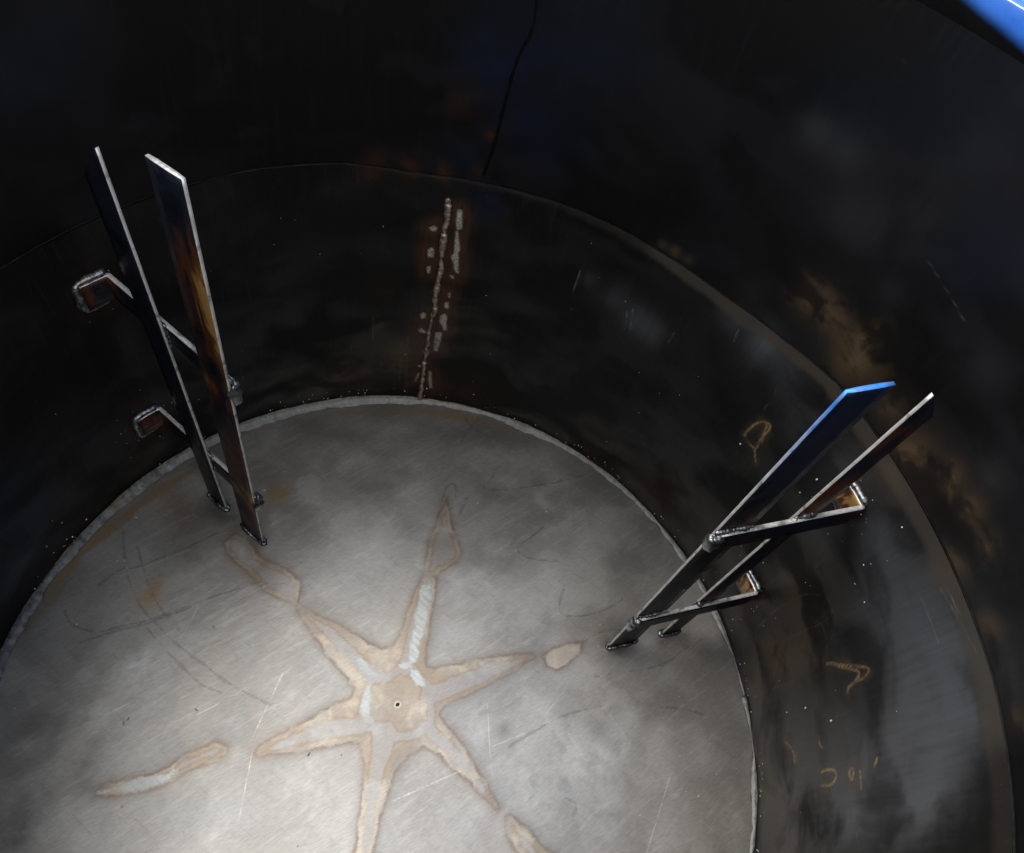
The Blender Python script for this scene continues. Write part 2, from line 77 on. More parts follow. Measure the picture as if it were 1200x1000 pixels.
# ---------------------------------------------------------------- node helpers
class NT:
    def __init__(s, name):
        s.m = bpy.data.materials.new(name); s.m.use_nodes = True
        s.t = s.m.node_tree; s.t.nodes.clear()
        s.out = s.t.nodes.new('ShaderNodeOutputMaterial')
        s.b = s.t.nodes.new('ShaderNodeBsdfPrincipled')
        s.t.links.new(s.b.outputs[0], s.out.inputs[0])
    def put(s, v, sock):
        if isinstance(v, bpy.types.NodeSocket): s.t.links.new(v, sock)
        elif v is not None:
            if isinstance(v, (tuple, list)) and len(v) == 3 and sock.type == 'RGBA': v = (*v, 1)
            sock.default_value = v
    def attr(s, n, vec=False):
        a = s.t.nodes.new('ShaderNodeAttribute'); a.attribute_name = n
        return a.outputs['Vector'] if vec else a.outputs['Fac']
    def coord(s): return s.t.nodes.new('ShaderNodeTexCoord').outputs['Object']
    def scale(s, v, sc):
        m = s.t.nodes.new('ShaderNodeMapping'); s.put(v, m.inputs[0]); m.inputs['Scale'].default_value = sc
        return m.outputs[0]
    def noise(s, v, scale, detail=4, rough=.55, dist=0.0):
        n = s.t.nodes.new('ShaderNodeTexNoise'); s.put(v, n.inputs['Vector'])
        n.inputs['Scale'].default_value = scale; n.inputs['Detail'].default_value = detail
        n.inputs['Roughness'].default_value = rough; n.inputs['Distortion'].default_value = dist
        return n.outputs[0]
    def math(s, op, a, b=None, c=None, clamp=False):
        n = s.t.nodes.new('ShaderNodeMath'); n.operation = op; n.use_clamp = clamp
        for i, v in enumerate((a, b, c)): s.put(v, n.inputs[i])
        return n.outputs[0]
    def ramp(s, v, lo, hi, a=0.0, b=1.0, smooth=True):
        n = s.t.nodes.new('ShaderNodeMapRange'); n.interpolation_type = 'SMOOTHSTEP' if smooth else 'LINEAR'
        for i, q in enumerate((v, lo, hi, a, b)): s.put(q, n.inputs[i])
        return n.outputs[0]
    def mix(s, f, a, b, mode='MIX'):
        n = s.t.nodes.new('ShaderNodeMix'); n.data_type = 'RGBA'; n.blend_type = mode
        s.put(f, n.inputs[0]); s.put(a, n.inputs[6]); s.put(b, n.inputs[7])
        return n.outputs[2]
    def bump(s, h, strength=.3, dist=.001, normal=None):
        n = s.t.nodes.new('ShaderNodeBump'); n.inputs['Strength'].default_value = strength
        n.inputs['Distance'].default_value = dist; s.put(h, n.inputs['Height'])
        if normal is not None: s.put(normal, n.inputs['Normal'])
        return n.outputs[0]
    def set(s, **k):
        names = dict(color='Base Color', rough='Roughness', metal='Metallic', spec='Specular IOR Level',
                     normal='Normal', coat='Coat Weight', coatr='Coat Roughness', aniso='Anisotropic')
        for q, v in k.items(): s.put(v, s.b.inputs[names[q]])
        return s.m

# ---------------------------------------------------------------- materials
H = 1.60                                  # height of the shell, in radii
def floor_material():
    n = NT('worn_floor_steel'); co = n.coord()
    def rotn(deg, sc, det=3, dist=.2):                             # turn first, then stretch: marks run along one direction
        m = n.t.nodes.new('ShaderNodeMapping'); n.put(co, m.inputs[0]); m.inputs['Rotation'].default_value = (0, 0, math.radians(deg))
        return n.noise(n.scale(m.outputs[0], sc), 1.0, det, .6, dist)
    fine = n.noise(co, 420, 2); mid = n.noise(co, 34, 5, .62, .5); big = n.attr('n_big'); cloud = n.attr('n_cloud')
    br1 = rotn(-32, (16, 110, 1)); br2 = rotn(40, (22, 190, 1)); grain = rotn(-25, (90, 520, 1), 2)
    wob = n.math('MULTIPLY_ADD', mid, .022, -.011); wob2 = n.math('MULTIPLY_ADD', fine, .006, -.003)
    ww = n.math('MULTIPLY', n.math('ADD', wob, wob2), 1.35)
    d_out = n.math('ADD', n.attr('d_out'), ww); d_gr = n.math('ADD', n.attr('d_grey'), ww)
    d_wh = n.math('ADD', n.attr('d_white'), n.math('MULTIPLY', ww, 1.2))
    d_tb = n.math('ADD', n.attr('d_tan'), n.math('MULTIPLY', wob, 1.4))
    base = n.mix(big, (.345, .330, .308), (.425, .413, .396))
    base = n.mix(n.ramp(cloud, .50, .95, 0, .38), base, (.52, .515, .505))
    base = n.mix(n.ramp(cloud, .05, .45, .32, 0), base, (.255, .245, .23))
    wipe = n.math('MULTIPLY_ADD', rotn(28, (9, 30, 1), 2, .8), .4, n.math('MULTIPLY', rotn(-38, (7, 34, 1), 3, .9), .6))
    base = n.mix(n.ramp(wipe, .5, .68, 0, .26), base, (.55, .545, .535))
    base = n.mix(n.ramp(wipe, .32, .48, .22, 0), base, (.27, .262, .25))
    base = n.mix(n.ramp(br1, .52, .72, 0, .28), base, (.60, .597, .59))
    base = n.mix(n.ramp(br2, .54, .74, 0, .30), base, (.26, .25, .24))
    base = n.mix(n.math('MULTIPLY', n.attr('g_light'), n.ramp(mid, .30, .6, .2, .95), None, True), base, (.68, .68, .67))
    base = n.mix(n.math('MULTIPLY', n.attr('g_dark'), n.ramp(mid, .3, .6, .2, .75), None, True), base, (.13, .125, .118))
    base = n.mix(n.math('MULTIPLY', n.attr('g_tan'), n.ramp(mid, .3, .6, .3, .9), None, True), base, (.44, .29, .14))
    base = n.mix(n.math('MULTIPLY', n.ramp(d_tb, -.006, .005, .9, 0), n.ramp(cloud, .2, .6, .5, 1)), base, (.42, .31, .20))
    # heat-affected zone along the ribs welded on underneath
    base = n.mix(n.math('MULTIPLY', n.ramp(d_out, .0, .028, .46, 0), n.ramp(mid, .25, .65, .35, 1)), base, (.225, .185, .155))
    tanc = n.mix(n.ramp(n.math('MULTIPLY_ADD', cloud, .6, n.math('MULTIPLY', mid, .5)), .35, .75), (.36, .295, .225), (.56, .495, .415))
    base = n.mix(n.math('MULTIPLY', n.ramp(d_out, -.007, .004, .92, 0), n.ramp(n.math('MULTIPLY_ADD', big, .35, mid), .45, .75, .4, 1)), base, tanc)
    edge = n.math('MULTIPLY', n.ramp(d_out, -.004, .002), n.ramp(d_out, .002, .010, 1, 0))
    base = n.mix(n.math('MULTIPLY', edge, n.ramp(mid, .3, .6, .15, .6)), base, (.25, .175, .125))
    inner = n.mix(n.ramp(cloud, .25, .7), (.345, .325, .31), (.43, .415, .405))
    base = n.mix(n.ramp(d_gr, -.004, .005, .9, 0), base, inner)
    rimline = n.math('MULTIPLY', n.ramp(d_gr, -.003, .002), n.ramp(d_gr, .002, .010, 1, 0))
    base = n.mix(n.math('MULTIPLY', rimline, n.ramp(cloud, .3, .7, .50, .10)), base, (.30, .215, .155))
    wmask = n.math('MULTIPLY', n.ramp(d_wh, -.007, .003, 1, 0), n.ramp(br2, .30, .60, .35, 1))
    base = n.mix(wmask, base, (.48, .51, .51))
    dl = n.math('ADD', n.attr('d_dark'), n.math('MULTIPLY', ww, .8))
    base = n.mix(n.math('MULTIPLY', n.ramp(dl, .0, .0042, .65, 0), n.ramp(mid, .3, .6, .3, 1)), base, (.14, .135, .13))
    scm = n.math('MULTIPLY', n.ramp(n.attr('d_scr'), .0, .0028, .6, 0), n.ramp(mid, .35, .6, .05, 1))
    base = n.mix(scm, base, (.78, .78, .77))
    dh = n.math('ADD', n.attr('d_hole'), n.math('MULTIPLY', wob2, .8))
    base = n.mix(n.ramp(dh, .007, .012, .5, 0), base, (.72, .68, .60))
    base = n.mix(n.ramp(dh, .0045, .0065, 1, 0), base, (.01, .01, .01))
    base = n.mix(1.0, base, n.mix(n.ramp(grain, .3, .7), (.90, .90, .90), (1.07, 1.07, 1.07)), 'MULTIPLY')
    base = n.mix(1.0, base, (1.012, 1.0, .978), 'MULTIPLY')
    rough = n.ramp(cloud, .2, .8, .33, .40, False)
    h = n.math('ADD', n.math('MULTIPLY', br1, .5), n.math('ADD', mid, n.math('MULTIPLY', grain, .3)))
    return n.set(color=base, rough=rough, metal=.88, normal=n.bump(h, .20, .0012))

def wall_material(name, dark, lite, rough_lo, rough_hi, lightc, vary=1.0):
    n = NT(name); wc = n.attr('wc', True); co = n.coord()
    fine = n.noise(co, 300, 2); mid = n.noise(co, 26, 4, .6, .5); big = n.attr('n_big'); smear = n.attr('n_smear')
    streak = n.noise(n.scale(wc, (90, 6, 1)), 1.0, 4, .6, .3)
    base = n.mix(n.ramp(big, .35, .7), dark, lite)
    base = n.mix(n.ramp(streak, .48, .75, 0, .6*vary), base, tuple(min(1, 2.2*c) for c in lite))
    base = n.mix(n.ramp(smear, .5, .95, 0, .45), base, tuple(2.2*c for c in lite))
    base = n.mix(n.ramp(smear, .1, .5, .5, 0), base, tuple(.45*c for c in dark))
    base = n.mix(n.math('MULTIPLY', n.attr('g_blue_sheen'), n.ramp(smear, .3, .7, .5, 1), None, True), base, (.0035, .006, .015))  # bluish reflections on the wall, painted into its colour
    base = n.mix(n.math('MULTIPLY', n.attr('g_light'), n.math('MULTIPLY', n.ramp(smear, .1, .8, .35, 1), n.ramp(streak, .3, .65, .85, 1.05)), None, True), base, lightc)  # pale smudges; on the right wall also a sheen painted into the colour
    base = n.mix(n.math('MULTIPLY', n.attr('g_brown'), n.ramp(n.math('ADD', mid, smear), .85, 1.2, .1, .8), None, True), base, (.085, .058, .030))
    base = n.mix(n.math('MULTIPLY', n.attr('g_rust'), n.ramp(mid, .35, .65, .15, .9), None, True), base, tuple((.35+.65*vary)*c for c in (.048, .018, .008)))
    base = n.mix(n.math('MULTIPLY', n.attr('g_dark'), n.ramp(mid, .3, .6, .4, 1), None, True), base, (.012, .012, .014))
    hb = n.attr('hband')                                          # heat band below the course seam
    base = n.mix(n.math('MULTIPLY', n.ramp(n.math('ADD', hb, n.math('MULTIPLY_ADD', mid, .03, -.015)), .026, .048, .75, 0), n.ramp(big, .3, .6, .3, 1)), base, (.047, .040, .033))
    fr = n.math('ADD', n.math('MULTIPLY_ADD', mid, .014, -.007), n.math('MULTIPLY_ADD', fine, .006, -.003))
    gd = n.math('ADD', n.attr('d_gold'), n.math('MULTIPLY', fr, .8))
    base = n.mix(n.math('MULTIPLY', n.ramp(gd, .002, .024, .5, 0), n.ramp(mid, .35, .65)), base, (.07, .047, .026))
    base = n.mix(n.math('MULTIPLY', n.ramp(gd, -.001, .0056, .75, 0), n.ramp(n.math('ADD', mid, streak), .75, 1.05, .1, 1)), base, (.30, .21, .105))
    ft = n.math('ADD', n.attr('d_faint'), n.math('MULTIPLY', fr, 1.3))
    base = n.mix(n.math('MULTIPLY', n.ramp(ft, .0, .0045, .4, 0), n.ramp(mid, .40, .58, .05, 1)), base, (.12, .085, .05))
    pl = n.math('ADD', n.attr('d_pale'), fr)
    pm = n.math('MULTIPLY', n.ramp(pl, -.005, .003, 1, 0), n.ramp(n.math('ADD', fine, mid), .75, 1.1, .45, 1))
    base = n.mix(n.math('MULTIPLY', n.ramp(pl, .0, .05, .75, 0), n.ramp(n.math('ADD', streak, mid), .7, 1.15, .1, 1)), base, (.046, .021, .012))
    base = n.mix(pm, base, n.mix(n.ramp(fine, .3, .7), (.17, .16, .147), (.34, .32, .30)))
    sc = n.math('MULTIPLY', n.ramp(n.attr('d_scr'), .0, .0038, .5*vary, 0), n.ramp(mid, .35, .6, .1, 1))
    base = n.mix(sc, base, (.18, .18, .175))
    specks = n.ramp(fine, .70, .78, 0, .3*vary-.1)
    base = n.mix(specks, base, (.16, .15, .14))
    rough = n.ramp(smear, .2, .8, rough_hi, rough_lo, False)
    h = n.math('ADD', n.math('MULTIPLY', mid, 1.0), n.math('ADD', n.math('MULTIPLY', fine, .2), n.math('MULTIPLY', streak, .5)))
    return n.set(color=base, rough=rough, metal=.05, spec=.10+.06*vary, normal=n.bump(h, .2, .0015))

def scale_material():                     # dark mill scale on the wide faces of the flat bars
    n = NT('mill_scale_bar'); co = n.coord(); t = n.attr('tint')
    mid = n.noise(co, 30, 5, .6, .6); fine = n.noise(co, 350, 3)
    st = n.noise(n.scale(co, (32, 32, 11)), 1.0, 5, .65, .9)
    base = n.mix(n.ramp(mid, .35, .65), (.0035, .0045, .008), (.008, .010, .018))
    tt = n.math('MULTIPLY', t, n.ramp(st, .32, .58, .15, 1.15), None, True)
    base = n.mix(n.ramp(tt, .08, .42), base, (.055, .019, .008))
    base = n.mix(n.ramp(tt, .45, .9), base, (.25, .145, .050))
    base = n.mix(n.ramp(fine, .66, .8, 0, .4), base, (.14, .13, .12))
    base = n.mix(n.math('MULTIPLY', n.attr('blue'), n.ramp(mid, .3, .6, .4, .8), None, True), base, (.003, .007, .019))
    return n.set(color=base, rough=n.ramp(mid, .3, .7, .26, .42), metal=n.ramp(tt, .1, .8, .0, .3), spec=.13,
                 normal=n.bump(n.math('ADD', mid, n.math('MULTIPLY', fine, .15)), .15, .001))

def edge_material():                      # sawn, bright narrow faces
    n = NT('sawn_bar_edge'); co = n.coord()
    f = n.noise(n.scale(co, (300, 300, 60)), 1.0, 3); m = n.noise(co, 45, 4)
    base = n.mix(n.ramp(f, .35, .7), (.40, .395, .39), (.60, .595, .59))
    base = n.mix(n.ramp(m, .54, .66, 0, .85), base, (.14, .13, .125))
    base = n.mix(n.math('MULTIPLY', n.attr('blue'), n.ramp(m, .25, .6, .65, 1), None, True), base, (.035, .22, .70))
    return n.set(color=base, rough=n.ramp(m, .3, .7, .30, .45), metal=.30, normal=n.bump(f, .2, .0006))

def bead_material(name, c0, c1, r0, r1, metal=.85, spot=(.16, .10, .07)):
    n = NT(name); co = n.coord(); m = n.noise(co, 120, 4, .6); f = n.noise(co, 30, 3)
    base = n.mix(n.ramp(m, .35, .65), c0, c1)
    base = n.mix(n.ramp(f, .52, .7, 0, .6), base, spot)
    return n.set(color=base, rough=n.ramp(m, .3, .7, r0, r1), metal=metal, spec=.05 if max(c1) < .01 else .5, normal=n.bump(m, .3, .001))

def rim_material():                       # blue paint ending in a soft overspray edge on the black steel
    n = NT('blue_collar_paint'); co = n.coord(); m = n.noise(co, 18, 4, .6); f = n.noise(co, 200, 3)
    sx = n.t.nodes.new('ShaderNodeSeparateXYZ'); n.put(co, sx.inputs[0])
    z = n.math('ADD', sx.outputs[2], n.math('MULTIPLY_ADD', m, .003, -.0015))
    tg = n.math('MULTIPLY_ADD', sx.outputs[0], -.602, n.math('MULTIPLY', sx.outputs[1], .799))      # the spray edge dips to one side
    k = n.ramp(n.math('SUBTRACT', z, n.ramp(tg, -.15, .15, -.019, .019, False)), (H+.001)*S, (H+.024)*S)
    base = n.mix(n.ramp(m, .35, .7), (.012, .085, .40), (.02, .12, .48))
    base = n.mix(k, (.0022, .0022, .0026), base)
    base = n.mix(n.math('MULTIPLY', n.ramp(z, (H+.0392)*S, (H+.0400)*S), n.ramp(z, (H+.0406)*S, (H+.0414)*S, 1, 0)), base, (.72, .76, .80))      # thin highlight along the lip, put into the colour
    return n.set(color=base, rough=n.ramp(m, .3, .7, .28, .38), metal=0.0, spec=n.ramp(k, 0, 1, .12, .5), normal=n.bump(f, .08, .0006))

def ground_material():
    n = NT('yard_concrete'); co = n.coord(); m = n.noise(co, 3, 6, .6); f = n.noise(co, 90, 3)
    return n.set(color=n.mix(n.ramp(m, .3, .7), (.20, .195, .185), (.30, .29, .28)), rough=.9, normal=n.bump(f, .3, .003))

M_FLOOR = floor_material()
M_LOW = wall_material('lower_shell_steel', (.0022, .0021, .0022), (.0052, .0051, .0053), .42, .62, (.060, .064, .072))
M_UP = wall_material('upper_shell_steel', (.0018, .0018, .0022), (.0042, .0042, .0050), .46, .62, (.024, .025, .027), .4)
M_BAR = scale_material(); M_EDGE = edge_material()
M_BEAD = bead_material('fresh_weld', (.075, .09, .105), (.25, .265, .275), .22, .42)
M_GREY = bead_material('ground_fillet', (.06, .062, .062), (.135, .134, .13), .34, .52, .7, (.075, .048, .03))
M_RUSTB = bead_material('rusty_weld', (.12, .085, .06), (.36, .30, .25), .35, .5, .5)
M_DARKB = bead_material('black_weld', (.0008, .0008, .001), (.003, .003, .0035), .6, .8, 0.0, (.001, .001, .001))
M_RIM = rim_material(); M_OUT = bead_material('outer_shell_steel', (.012, .012, .013), (.02, .02, .022), .4, .6, .2, (.012, .009, .007))
M_SPAT = bead_material('spatter_steel', (.55, .55, .54), (.80, .79, .77), .2, .35)
M_DUST = bead_material('slag_flake', (.55, .55, .54), (.75, .74, .72), .5, .7, .1)

# ---------------------------------------------------------------- mesh helpers
def mesh_obj(name, V, Fc, mats, parent=None, smooth=False, attrs=None, fmat=None):
    me = bpy.data.meshes.new(name)
    if isinstance(Fc, np.ndarray):
        V = np.asarray(V, np.float32); me.vertices.add(len(V)); me.vertices.foreach_set('co', V.ravel())
        k = Fc.shape[1]; me.loops.add(Fc.size); me.loops.foreach_set('vertex_index', Fc.ravel().astype(np.int32))
        me.polygons.add(len(Fc)); me.polygons.foreach_set('loop_start', np.arange(0, Fc.size, k, dtype=np.int32))
        me.update(calc_edges=True)
    else:
        me.from_pydata([tuple(v) for v in V], [], Fc); me.update()
    for m in (mats if isinstance(mats, (list, tuple)) else [mats]): me.materials.append(m)
    if smooth: me.polygons.foreach_set('use_smooth', np.ones(len(me.polygons), bool))
    if fmat is not None: me.polygons.foreach_set('material_index', np.asarray(fmat, np.int32))
    for k, v in (attrs or {}).items():
        v = np.asarray(v, np.float32)
        a = me.attributes.new(k, 'FLOAT_VECTOR' if v.ndim == 2 else 'FLOAT', 'POINT')
        a.data.foreach_set('vector' if v.ndim == 2 else 'value', v.ravel())
    o = bpy.data.objects.new(name, me); COL.objects.link(o)
    if parent is not None: o.parent = parent
    return o
def thing(name, label, cat, loc=(0, 0, 0), rz=0.0, group=None):
    o = bpy.data.objects.new(name, None); COL.objects.link(o); o.location = loc; o.rotation_euler = (0, 0, rz)
    o['label'] = label; o['category'] = cat
    if group: o['group'] = group
    o.empty_display_size = .05
    return o
def seg_dist(P, pts, ws=None, closed=False, cap=.12):
    """distance of points P (n,2) to a polyline, minus a half width interpolated along it"""
    pts = np.asarray(pts, float); d = np.full(len(P), cap)
    lo, hi = pts.min(0)-cap, pts.max(0)+cap
    idx = np.where(((P > lo) & (P < hi)).all(1))[0]
    if not len(idx): return d
    Q = P[idx]; dd = np.full(len(Q), cap); n = len(pts)
    for i in range(n if closed else n-1):
        a, b = pts[i], pts[(i+1) % n]; ab = b-a; L = ab@ab + 1e-12
        t = np.clip(((Q-a)@ab)/L, 0, 1); q = np.hypot(*(Q-a-t[:, None]*ab).T)
        if ws is not None: q = q-(ws[i]*(1-t)+ws[(i+1) % n]*t)
        dd = np.minimum(dd, q)
    d[idx] = dd
    return d
def poly_sdf(P, pts, cap=.12):
    d = seg_dist(P, pts, None, True, cap); pts = np.asarray(pts, float)
    lo, hi = pts.min(0), pts.max(0); idx = np.where(((P >= lo) & (P <= hi)).all(1))[0]
    if len(idx):
        Q = P[idx]; ins = np.zeros(len(Q), bool); n = len(pts)
        for i in range(n):
            a, b = pts[i], pts[(i+1) % n]
            if a[1] == b[1]: continue
            c = ((a[1] > Q[:, 1]) != (b[1] > Q[:, 1])) & (Q[:, 0] < (b[0]-a[0])*(Q[:, 1]-a[1])/(b[1]-a[1])+a[0])
            ins ^= c
        d[idx] = np.where(ins, -d[idx], d[idx])
    return d
def lines(P, ls): return np.minimum.reduce([seg_dist(P, l) for l in ls])
def sdfs(P, ps): return np.minimum.reduce([poly_sdf(P, l) for l in ps])
def fbm(P, f, octaves, seed):
    """fractal value noise, 0..1, on points P (n,2)"""
    rg = np.random.default_rng(seed); out = np.zeros(len(P)); amp = 1.0; tot = 0.0
    for o in range(octaves):
        G = rg.random((64, 64)); q = P*f*2**o+rg.random(2)*50; i0 = np.floor(q).astype(int); t = q-i0; t = t*t*(3-2*t)
        g_ = lambda a, b_: G[(i0[:, 0]+a) % 64, (i0[:, 1]+b_) % 64]
        out += amp*((g_(0, 0)*(1-t[:, 0])+g_(1, 0)*t[:, 0])*(1-t[:, 1])+(g_(0, 1)*(1-t[:, 0])+g_(1, 1)*t[:, 0])*t[:, 1])
        tot += amp; amp *= .55
    out = out/tot
    return np.clip((out-out.mean())/(out.std()*4)+.5, 0, 1)
def smooth_line(pts, k=2):
    pts = np.asarray(pts, float)
    for _ in range(k):
        a = pts[:-1]*.75+pts[1:]*.25; b = pts[:-1]*.25+pts[1:]*.75
        m = np.empty((2*len(a), pts.shape[1])); m[0::2] = a; m[1::2] = b
        pts = np.vstack([pts[:1], m, pts[-1:]])
    return pts
def bead(name, path, rad, mat, parent, step=.0016, sides=8, ripple=.16, pitch=.0045, jit=.10, closed=False, flat=None, seed=0):
    """weld bead in metres: a rippled, slightly uneven swept tube"""
    rg = np.random.default_rng(100+seed); p = np.asarray(path, float)
    if closed: p = np.vstack([p, p[:1]])
    L = np.r_[0, np.cumsum(np.linalg.norm(np.diff(p, axis=0), axis=1))]
    n = max(6, int(L[-1]/step)); s = np.linspace(0, L[-1], n, endpoint=not closed)
    q = np.stack([np.interp(s, L, p[:, k]) for k in range(3)], 1)
    nz = rg.normal(size=(n, 4)); ker = np.ones(7)/7
    for k in range(4): nz[:, k] = np.convolve(nz[:, k], ker, 'same')
    q = q + nz[:, :3]*rad*jit*1.2
    t = np.gradient(q, axis=0)
    if closed: t = np.roll(q, -1, 0)-np.roll(q, 1, 0)
    t /= np.linalg.norm(t, axis=1)[:, None]+1e-9
    up = np.where(np.abs(t[:, 2:3]) > .9, np.array([[1., 0, 0]]), np.array([[0, 0, 1.]]))
    u = np.cross(t, up); u /= np.linalg.norm(u, axis=1)[:, None]+1e-9
    v = np.cross(u, t)
    ph = (s/pitch+.25*np.cumsum(nz[:, 3])*.3) % 1
    r = rad*(1+ripple*(ph-.5)+nz[:, 3]*jit*2)
    if not closed:
        e = np.minimum(s, L[-1]-s)/(rad*1.2); r = r*np.sqrt(np.clip(1-(1-np.clip(e, 0, 1))**2, .03, 1))
    V = []
    for k in range(sides):
        a = 2*math.pi*k/sides
        V.append(q + r[:, None]*(math.cos(a)*u+math.sin(a)*v))
    V = np.stack(V, 1).reshape(-1, 3)
    i = np.arange(n if closed else n-1)[:, None]; j = np.arange(sides)[None]
    i2 = (i+1) % n; j2 = (j+1) % sides
    Fq = np.stack([i*sides+j, i*sides+j2, i2*sides+j2, i2*sides+j], -1).reshape(-1, 4)
    return mesh_obj(name, V, Fq, mat, parent, True)
def blob(name, loc, rad, mat, parent, seed=0, sc=(1, 1, 1)):
    """lumpy solidified weld metal"""
    rg = np.random.default_rng(seed); nu, nv = 16, 10; V = []; Fc = []
    ph = rg.uniform(0, 6.28, 6)
    for i in range(nv+1):
        th = math.pi*i/nv
        for j in range(nu):
            a = 2*math.pi*j/nu
            d = Vector((math.sin(th)*math.cos(a), math.sin(th)*math.sin(a), math.cos(th)))
            r = rad*(1+.16*math.sin(3*d.x+ph[0])*math.sin(4*d.z+ph[1])+.12*math.sin(7*d.z+ph[2])+.08*math.sin(6*d.y+5*d.x+ph[3]))
            V.append((loc[0]+d.x*r*sc[0], loc[1]+d.y*r*sc[1], loc[2]+d.z*r*sc[2]))
    for i in range(nv):
        for j in range(nu):
            Fc.append((i*nu+j, (i+1)*nu+j, (i+1)*nu+(j+1) % nu, i*nu+(j+1) % nu))
    return mesh_obj(name, np.array(V), np.array(Fc), mat, parent, True)

# ---------------------------------------------------------------- the tank
tank = thing('steel_tank', 'open round steel tank with dark walls and a star-shaped heat mark on its floor', 'tank')

# floor plate: fine grid so that the heat marks keep their outline
g = .0042; k = int(1.012/g)
xs = np.arange(-k, k+1)*g; X, Y = np.meshgrid(xs, xs, indexing='ij'); n1 = len(xs)
P = np.stack([X.ravel(), Y.ravel()], 1); rr = np.hypot(P[:, 0], P[:, 1])
ii, jj = np.meshgrid(np.arange(n1-1), np.arange(n1-1), indexing='ij')
Q = np.stack([ii*n1+jj, (ii+1)*n1+jj, (ii+1)*n1+jj+1, ii*n1+jj+1], -1).reshape(-1, 4)
Q = Q[rr[Q].max(1) < 1.010]
used = np.unique(Q); rm = np.full(len(P), -1); rm[used] = np.arange(len(used)); Q = rm[Q]; P = P[used]
d_out = sdfs(P, F_outline)
d_gr = np.minimum.reduce([seg_dist(P, l, w) for l, w in F_grey])+.006
lens = np.minimum.reduce([poly_sdf(P, l)+o for l, o in zip(F_outline[1:], (.016, .016, .06, .014, .022))])
d_gr = np.maximum(np.minimum(d_gr, lens), d_out+.002)
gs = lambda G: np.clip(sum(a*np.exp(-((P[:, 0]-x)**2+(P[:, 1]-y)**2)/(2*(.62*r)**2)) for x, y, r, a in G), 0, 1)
wave = .0007*np.sin(3.1*P[:, 0]+1.2)*np.sin(2.7*P[:, 1]+.4)+.0004*np.sin(7*P[:, 0]-4*P[:, 1])
wave = wave + .0010*np.exp(-np.clip(d_gr, 0, 1)**2/.0018)
hole = np.hypot(P[:, 0]-.002, P[:, 1]-.001)
zf = wave
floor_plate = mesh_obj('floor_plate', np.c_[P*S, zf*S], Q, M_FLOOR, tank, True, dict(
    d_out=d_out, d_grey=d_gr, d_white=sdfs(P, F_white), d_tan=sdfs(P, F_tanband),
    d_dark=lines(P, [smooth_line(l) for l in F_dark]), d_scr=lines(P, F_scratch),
    n_big=fbm(P, 3.2, 3, 1), n_cloud=fbm(P+.05*np.c_[fbm(P, 6, 2, 5), fbm(P, 6, 2, 6)], 9, 5, 2), g_tan=gs(F_g_tan), g_light=gs(F_g_light), d_hole=hole, g_dark=gs(F_g_dark+[(.612, .145, .035, .8), (.65, .155, .05, .55), (.79, .185, .04, .6), (.83, .192, .04, .5), (-.396, .465, .03, .8), (-.43, .50, .045, .5), (-.515, .575, .035, .7), (-.55, .60, .04, .5)])))  # added spots at the bar feet: heat marks and painted contact shade
floor_plate['label'] = 'round grey floor plate with a tan six-armed heat mark'

